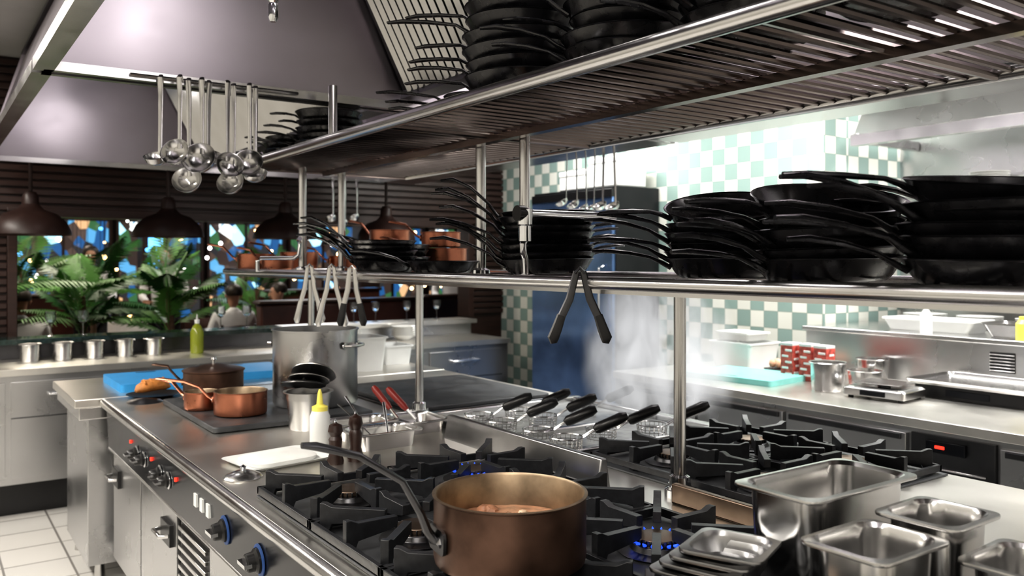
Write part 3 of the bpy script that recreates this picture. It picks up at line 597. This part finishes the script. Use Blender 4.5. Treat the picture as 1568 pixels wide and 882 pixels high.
q.lathe([(.02,-.02),(.02,.025),(.012,.03)],CHROME,T(px,py,1.63),16); q.lathe([(.012,-.03),(.024,-.025),(.024,.02),(.012,.025)],CHROME,T(px,py,1.685),16)
q.tube([(px,py,1.693),(px+.05,py-.002,1.693),(px+.34,py-.02,1.693)],.013,CHROME,14)
q.tube([(px-.03,py,1.693),(px-.005,py,1.693)],.024,BLACKP,14); q.lathe([(0,0),(.03,0),(.03,.008),(0,.01)],CHROME,T(px,py,1.503),18)
q.obj('water_tap_pipe')

# ------------------------------------------------------------ hood
def quad(b,p,mat,th=.004):
    p=[Vector(v) for v in p]; n=(p[1]-p[0]).cross(p[2]-p[0]).normalized()*th
    vs=p+[v+n for v in p]; b.add(vs,[(0,1,2,3),(7,6,5,4),(0,4,5,1),(1,5,6,2),(2,6,7,3),(3,7,4,0)],mat)
HX0,HX1,HZ,HT=.34,3.08,2.2,2.86
for (ya,yb) in ((-1.2,3.19),(3.23,6.22)):
    q=B()
    quad(q,[(HX0,ya,HZ),(HX0,yb,HZ),(HX0+.22,yb,HT),(HX0+.22,ya,HT)],HOODST)
    quad(q,[(HX1,ya,HZ),(HX1,yb,HZ),(HX1-.22,yb,HT),(HX1-.22,ya,HT)],HOODST)
    quad(q,[(HX0,yb,HZ),(HX1,yb,HZ),(HX1-.2,yb-.03,HT),(HX0+.2,yb-.03,HT)],HOODST)
    quad(q,[(HX0,ya,HZ),(HX1,ya,HZ),(HX1-.2,ya+.03,HT),(HX0+.2,ya+.03,HT)],HOODST)
    q.box((HX0+.2,ya,HT),(HX1-.2,yb,HT+.02),DSTEEL)
    q.box((HX0-.03,ya,HZ-.02),(HX0+.03,yb,HZ+.02),STEEL); q.box((HX1-.03,ya,HZ-.02),(HX1+.25,yb,HZ+.03),STEEL)
    q.box((HX0,yb-.03,HZ-.02),(HX1,yb,HZ+.012),STEEL); q.box((HX0,ya,HZ-.02),(HX1,ya+.03,HZ+.012),STEEL)
    q.box((1.66,ya,HZ+.03),(1.76,yb,HZ+.06),DSTEEL)
    for sg,xb in ((-1,1.67),(1,1.75)):
        xt=xb+sg*.31
        quad(q,[(xb,ya+.02,HZ+.05),(xb,yb-.02,HZ+.05),(xt,yb-.04,HT-.01),(xt,ya+.02,HT-.01)],BLACKP)
        y=ya+.04; nx=Vector((sg*(HT-HZ),0,-.31)).normalized()*.022
        while y<yb-.06:
            a=Vector((xb,y,HZ+.055)); c=Vector((xt,y,HT-.015)); w=Vector((0,.028,0))
            p=[a+nx*.3,a+w+nx*.3,a+w*.5+nx,c+nx*.3,c+w+nx*.3,c+w*.5+nx]
            q.add(p,[(0,2,5,3),(1,4,5,2),(0,1,2),(3,5,4)],STEEL); y+=.05
    q.obj('extractor_hood_canopy',angle=20)
def hood_lamp(x,y,z=2.83,power=25):
    q=B(); q.lathe([(0,.03),(.07,.03),(.07,.0),(.06,-.01),(.055,.0)],CHROME,T(x,y,z-.02),24); q.lathe([(.055,0),(.04,-.02),(.0,-.03)],LAMPW,T(x,y,z-.02),20)
    if z<2.8: q.cyl((x,y,z),(x,y,2.858),.012,CHROME,10)
    q.obj('hood_bulkhead_lamp')
    l=bpy.data.lights.new('hood_bulb','POINT'); l.energy=power; l.shadow_soft_size=.14; l.color=(1,.94,.92)
    o=bpy.data.objects.new('hood_bulb',l); o.location=(x,y,z-.18); scene.collection.objects.link(o)
for (x,y,p,z) in ((.95,.4,8,2.83),(.95,1.7,5.5,2.83),(.85,4.2,4,2.83),(.86,5.38,1.8,2.66),(2.5,.6,9,2.83),(2.4,2.5,20,2.83),(2.5,4.2,9,2.83)): hood_lamp(x,y,z,p)  # strongest lamp, over the pasta cooker, is added to light the steam
q=B(); q.cyl((.70,2.0,2.19),(.70,2.0,2.858),.008,CHROME,10); q.lathe([(0,0),(.008,0),(.012,.01),(.012,.04),(.009,.045),(.013,.05),(.013,.065),(.008,.07)],CHROME,T(.70,2.0,2.125),14); q.obj('fire_suppression_nozzle')
def ladle(x,y,z,L,r,a,swing=0,tilt=-.6):
    q=B(); M=T(x,y,z,a,0,swing)
    q.tube([(.014,0,.0),(.010,0,.018),(0,0,.024),(-.010,0,.014),(-.004,0,-.01),(0,0,-.05),(0,0,-L*.55),(0,0,-L+r*1.2),(.0,0,-L+r*.9)],[.005,.006,.008,.009,.010,.009,.0075,.0075,.008],STEEL,8,M=M,flat=(1,.35))
    q.lathe([(0,-r*.8),(r*.5,-r*.70),(r*.87,-r*.4),(r,0),(r*1.03,.001),(r*.98,.0),(r*.84,-r*.4),(r*.48,-r*.67),(0,-r*.76)],STEEL,M@T(-r*.7,0,-L+r*.6,0,0,tilt),28)
    return q.obj('ladle')
q=B(); q.tube([(.60,3.15,2.195),(1.2,3.15,2.195)],.006,STEEL,8); q.tube([(3.02,3.25,2.185),(3.02,3.9,2.185)],.006,STEEL,8); q.tube([(2.5,6.16,2.185),(3.0,6.16,2.185)],.006,STEEL,8); q.obj('utensil_rail')
for i,(x,L,r) in enumerate(((.70,.29,.042),(.755,.28,.050),(.795,.37,.050),(.83,.30,.058),(.865,.27,.042),(.92,.31,.048),(.955,.37,.048),(1.0,.30,.052),(1.035,.33,.046))):
    ladle(x,3.14-(.03 if i%2 else -.01),2.18,L,r,U(-2.4,-1.4)+pi,U(-.03,.03),-1.15 if i%2 or i in (2,6) else -.5)
for i,y in enumerate((3.35,3.43,3.5,3.58,3.66,3.74)): ladle(3.0,y,2.17,U(.3,.36),.04,U(-.8,.8),U(-.04,.04))
for x in (2.62,2.72,2.82): ladle(x,6.14,2.17,U(.28,.36),.045,U(-2,-1),0)

# ------------------------------------------------------------ fridge cabinet
q=B(); q.box((4.16,4.62,.12),(4.59,5.62,2.10),DOORDK); q.box((4.13,4.63,.2),(4.16,5.61,2.02),BLUEF)
q.tube([(4.12,4.72,1.0),(4.08,4.72,1.02),(4.08,4.72,1.5),(4.12,4.72,1.52)],.010,CHROME,8)
q.box((4.125,4.63,2.02),(4.15,5.61,2.08),BLACKP)
for (x,y) in ((4.22,4.7),(4.22,5.55),(4.54,4.7),(4.54,5.55)): q.cyl((x,y,0),(x,y,.12),.025,STEEL,12)
q.obj('tall_refrigerator',.006)
for (a,b2) in (((4.2,4.66,2.105),(4.5,4.98,2.32)),((4.2,5.02,2.105),(4.5,5.34,2.25))):
    q=B(); q.box(a,b2,WHITEP); q.box((a[0]-.004,a[1]-.004,b2[2]-.04),(b2[0]+.004,b2[1]+.004,b2[2]+.006),WHITEP); q.obj('white_storage_box',.01)

# ------------------------------------------------------------ right counter
q=B(); q.box((3.42,-1.6,.12),(4.4,3.75,.86),STEELV); q.box((3.38,-1.6,.86),(4.4,3.78,.9),TOPST); q.box((3.50,-1.6,0),(4.3,3.7,.12),DSTEEL)
q.box((4.38,-1.6,.9),(4.46,3.17,1.14),STEELV)
for y in (2.05,1.72,1.4):
    q.box((4.374,y-.07,1.0),(4.382,y+.05,1.10),BLACKP)
    for k in range(6): q.box((4.368,y-.07,1.005+k*.016),(4.38,y+.05,1.011+k*.016),STEEL)
yy=3.70
for w,kind in ((.56,0),(.56,0),(.62,0),(.36,1),(.7,0),(.7,0),(.7,0)):
    a,b2=yy-w,yy
    if kind: 
        q.box((3.40,a+.01,.2),(3.42,b2-.01,.84),DSTEEL); q.box((3.385,a+.12,.77),(3.40,b2-.08,.82),GLASSY); q.box((3.38,a+.20,.79),(3.386,a+.24,.803),LEDR)
        for k in range(9): q.box((3.385,a+.04,.48+k*.028),(3.402,b2-.04,.488+k*.028),STEEL)
    else:
        q.box((3.395,a+.01,.52),(3.42,b2-.01,.83),STEELV); q.box((3.395,a+.01,.2),(3.42,b2-.01,.51),STEELV); q.box((3.385,a+.03,.80),(3.397,b2-.03,.825),DSTEEL)
    yy-=w
q.obj('refrigerated_counter',.003)
q=B(); q.box((4.34,-1.6,1.14),(5.1,3.17,1.165),STEEL); q.box((5.06,-1.6,0),(5.1,3.17,1.14),STEELV); q.obj('serving_ledge',.004)
q=B(); q.box((5.1,-1.2,1.95),(5.44,3.0,1.98),STEEL); q.box((5.1,-1.2,1.55),(5.44,3.0,1.575),STEEL)
for y in (-1.1,.9,2.9): q.box((5.38,y,1.4),(5.44,y+.03,2.05),STEEL)
q.obj('wall_shelf',.003)
for i in range(9):
    y=2.8-i*.28; q=B()
    for k in range(random.choice((3,5,6))):
        q.lathe([(0,0),(.05,0),(.11,.03),(.112,.032),(.05,.006),(0,.006)],PORC,T(5.25,y,1.982+k*.014),24)
    q.obj('porcelain_bowl_stack')
for i in range(8):
    y=2.75-i*.32; q=B()
    for k in range(8): q.lathe([(0,0),(.06,0),(.12,.014),(.122,.016),(.06,.005),(0,.005)],PORC,T(4.95,y,1.166+k*.008),24)
    q.obj('plate_stack')
q=B()
quad(q,[(4.75,-1.4,2.32),(4.75,3.1,2.32),(5.1,3.1,2.9),(5.1,-1.4,2.9)],STEELV,.01); q.box((4.72,-1.4,2.26),(4.78,3.1,2.33),STEEL); q.box((4.75,3.06,2.28),(5.44,3.1,2.34),STEEL); q.box((4.75,-1.4,2.28),(5.44,-1.36,2.34),STEEL)
q.obj('wall_canopy_hood',.003)
tub('clear_food_tray',4.62,2.5,1.165,.24,.5,.07,WHITEP); tub('clear_food_tray',4.62,1.95,1.165,.24,.5,.07,STEEL); tub('clear_food_tray',4.62,1.4,1.165,.24,.5,.07,WHITEP)
q=B(); q.lathe([(0,0),(.045,0),(.045,.08),(.03,.10),(.03,.115),(0,.117)],YELLOW,T(4.42,1.95,1.165),20); q.obj('yellow_jar')
q=B(); q.lathe([(0,0),(.03,0),(.03,.1),(.012,.13),(.012,.16),(0,.161)],PORC,T(4.42,2.45,1.165),18); q.obj('white_bottle')
q=B(); q.rloft([(.42,.55,0,.02),(.42,.55,.03,.02)],TEALB,T(3.78,3.12,.9,.12)); q.rloft([(.02,.12,.0302,.008),(.02,.12,.031,.008)],DSTEEL,T(3.62,3.12,.9,.12)); q.obj('teal_cutting_board',.004)
tub('white_food_tub',4.17,3.46,.9,.28,.32,.16,WHITEP); tub('white_food_tub',4.2,3.5,1.065,.2,.26,.05,PORC)
q=B(); q.rloft([(.15,.15,0,.01),(.17,.17,.03,.01)],DSTEEL,T(4.12,3.13,.9))
for i in range(3):
    for j in range(3): q.lathe([(0,-.024),(.015,-.018),(.021,-.004),(.018,.012),(.01,.024),(0,.028)],EGG,T(4.08+i*.045,3.09+j*.045,.955),12)
q.obj('tray_of_eggs')
for k in range(3):
    q=B(); y=2.97-.105*k; x=3.97+.02*(k%2); q.box((x-.04,y-.04,.9),(x+.04,y+.04,1.085),REDBOX)
    q.box((x-.04,y-.04,1.085),(x+.04,y+.04,1.10),WHITEP)
    for j in range(5): q.box((x-.044,y-.034+.022*(j%2),.925+j*.032),(x-.039,y+.008+.022*(j%2),.937+j*.032),PORC)
    for j in range(4): q.box((x-.03+.015*(j%2),y-.044,.93+j*.038),(x+.01+.015*(j%2),y-.039,.942+j*.038),PORC)
    q.obj('red_carton',.002)
q=B(); round_insert(q,3.77,2.6,.9,.085,.14); q.obj('steel_insert_pot')
for (x,y,r,h) in ((4.06,2.58,.09,.08),(4.26,2.66,.08,.12),(4.05,1.58,.07,.07),(3.85,1.5,.08,.07)):
    q=B(); round_insert(q,x,y,.9,r,h); q.obj('steel_insert_pot')
q=B(); M=T(3.78,2.30,.9,.1); q.rloft([(.24,.30,.012,.02),(.24,.30,.045,.02),(.21,.27,.055,.02)],STEEL,M); q.rloft([(.19,.22,.07,.02),(.20,.23,.074,.02)],STEEL,M); q.cyl((0,0,.05),(0,0,.07),.03,DSTEEL,12,M=M)
q.box((-.125,-.06,.018),(-.119,.06,.042),GLASSY,M)
for sx in (-1,1):
    for sy in (-1,1): q.cyl((sx*.09,sy*.12,0),(sx*.09,sy*.12,.013),.012,BLACKP,10,M=M)
q.obj('kitchen_scale',.002)
q=B(); M=T(4.14,2.0,.9); q.rloft([(.36,.52,0,.02),(.36,.52,.06,.02)],BLACKP,M); q.rloft([(.40,.56,.062,.02),(.42,.58,.085,.03),(.425,.585,.085,.03),(.40,.56,.066,.02)],STEEL,M); q.box((-.184,-.1,.015),(-.18,.1,.045),GLASSY,M); q.obj('induction_hob_with_tray',.003)

# ------------------------------------------------------------ steam
m=bpy.data.materials.new('steam_volume'); m.use_nodes=True; nt=m.node_tree; nt.nodes.clear()
out=nt.nodes.new('ShaderNodeOutputMaterial'); vs=nt.nodes.new('ShaderNodeVolumeScatter'); vs.inputs['Color'].default_value=(1,1,1,1)
tc=nt.nodes.new('ShaderNodeTexCoord'); mp0=nt.nodes.new('ShaderNodeMapping'); mp0.inputs['Scale'].default_value=(1,1,.5)
n=nt.nodes.new('ShaderNodeTexNoise'); n.inputs['Scale'].default_value=7; n.inputs['Detail'].default_value=3; n.inputs['Distortion'].default_value=1.0
nt.links.new(tc.outputs['Object'],mp0.inputs[0]); nt.links.new(mp0.outputs[0],n.inputs['Vector'])
ln=nt.nodes.new('ShaderNodeVectorMath'); ln.operation='LENGTH'; mp=nt.nodes.new('ShaderNodeMapping'); mp.inputs['Location'].default_value=(0,0,-.50); mp.inputs['Scale'].default_value=(3.1,3.1,2.3)
nt.links.new(tc.outputs['Object'],mp.inputs[0]); nt.links.new(mp.outputs[0],ln.inputs[0])
fr=nt.nodes.new('ShaderNodeMapRange'); fr.inputs[1].default_value=.0; fr.inputs[2].default_value=1.; fr.inputs[3].default_value=1; fr.inputs[4].default_value=0
nt.links.new(ln.outputs['Value'],fr.inputs[0])
nr=nt.nodes.new('ShaderNodeMapRange'); nr.inputs[1].default_value=.44; nr.inputs[2].default_value=.66; nr.inputs[3].default_value=0; nr.inputs[4].default_value=17.0
nt.links.new(n.outputs['Fac'],nr.inputs[0]); mu=nt.nodes.new('ShaderNodeMath'); mu.operation='MULTIPLY'
nt.links.new(fr.outputs[0],mu.inputs[0]); nt.links.new(nr.outputs[0],mu.inputs[1]); nt.links.new(mu.outputs[0],vs.inputs['Density'])
ve=nt.nodes.new('ShaderNodeEmission'); ve.inputs['Color'].default_value=(.97,.98,1,1); m2=nt.nodes.new('ShaderNodeMath'); m2.operation='MULTIPLY'; m2.inputs[1].default_value=.48  # emission scaled by density paints the steam white, standing in for scattered light
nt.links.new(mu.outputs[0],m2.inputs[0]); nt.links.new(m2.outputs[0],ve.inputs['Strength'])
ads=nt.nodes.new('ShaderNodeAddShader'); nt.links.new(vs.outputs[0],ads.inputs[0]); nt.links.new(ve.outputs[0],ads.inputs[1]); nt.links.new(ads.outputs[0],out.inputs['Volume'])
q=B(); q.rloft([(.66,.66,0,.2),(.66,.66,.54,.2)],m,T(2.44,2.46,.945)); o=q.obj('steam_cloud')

# ------------------------------------------------------------ lights
def area(x,y,z,w,d,p,col=(1,1,1),name='ceiling_light_panel',fix=True,rot=(0,0,0)):
    l=bpy.data.lights.new(name+'_source','AREA'); l.shape='RECTANGLE'; l.size=w; l.size_y=d; l.energy=p; l.color=col
    o=bpy.data.objects.new(name+'_source',l); o.location=(x,y,z-.03); o.rotation_euler=rot; scene.collection.objects.link(o)
    if fix:
        q=B(); q.box((x-w/2-.03,y-d/2-.03,z-.01),(x+w/2+.03,y+d/2+.03,z+.04),WHITEP); q.box((x-w/2,y-d/2,z-.014),(x+w/2,y+d/2,z-.0101),LAMPW); f=q.obj(name)
for y in (-.6,1.2,3.0,4.9): area(3.95,y,2.90,.3,1.2,43,(1,.985,.94))
for y in (.6,2.4): area(5.25,y,2.90,.2,1.3,14,(1,.985,.94))
for y in (-.8,1.4,3.6,5.6): area(-.7,y,2.90,.3,1.2,55,(1,.94,.85))
area(2.4,-1.8,2.90,2.0,.3,45,(1,.94,.86))
for (x,y,c,p) in ((1,8.6,(1,.88,.65),52),(4,10,(1,.88,.75),36),(1,12.5,(1,.8,.6),45),(5,13,(.6,.8,1),30),(-2,10,(1,.85,.7),22)): area(x,y,3.37,1.,1.,p,c,'restaurant_ceiling_light')

w=bpy.data.worlds.new('World'); scene.world=w; w.use_nodes=True; w.node_tree.nodes['Background'].inputs[0].default_value=(.35,.42,.55,1); w.node_tree.nodes['Background'].inputs[1].default_value=.1

cam=bpy.data.cameras.new('camera'); co=bpy.data.objects.new('camera',cam); scene.collection.objects.link(co)
co.location=(0,0,1.55); co.rotation_euler=(pi/2,0,-math.radians(35.0)); cam.sensor_width=36; cam.lens=1300/1568*36; cam.shift_y=-41/1568
cam.clip_start=.05; cam.dof.use_dof=True; cam.dof.focus_distance=2.1; cam.dof.aperture_fstop=4.0
scene.camera=co
scene.view_settings.view_transform='Standard'
for lk in ('Medium High Contrast','Standard - Medium High Contrast'):
    try: scene.view_settings.look=lk; print('look',lk); break
    except Exception as e: print(e)
scene.view_settings.exposure=0.0
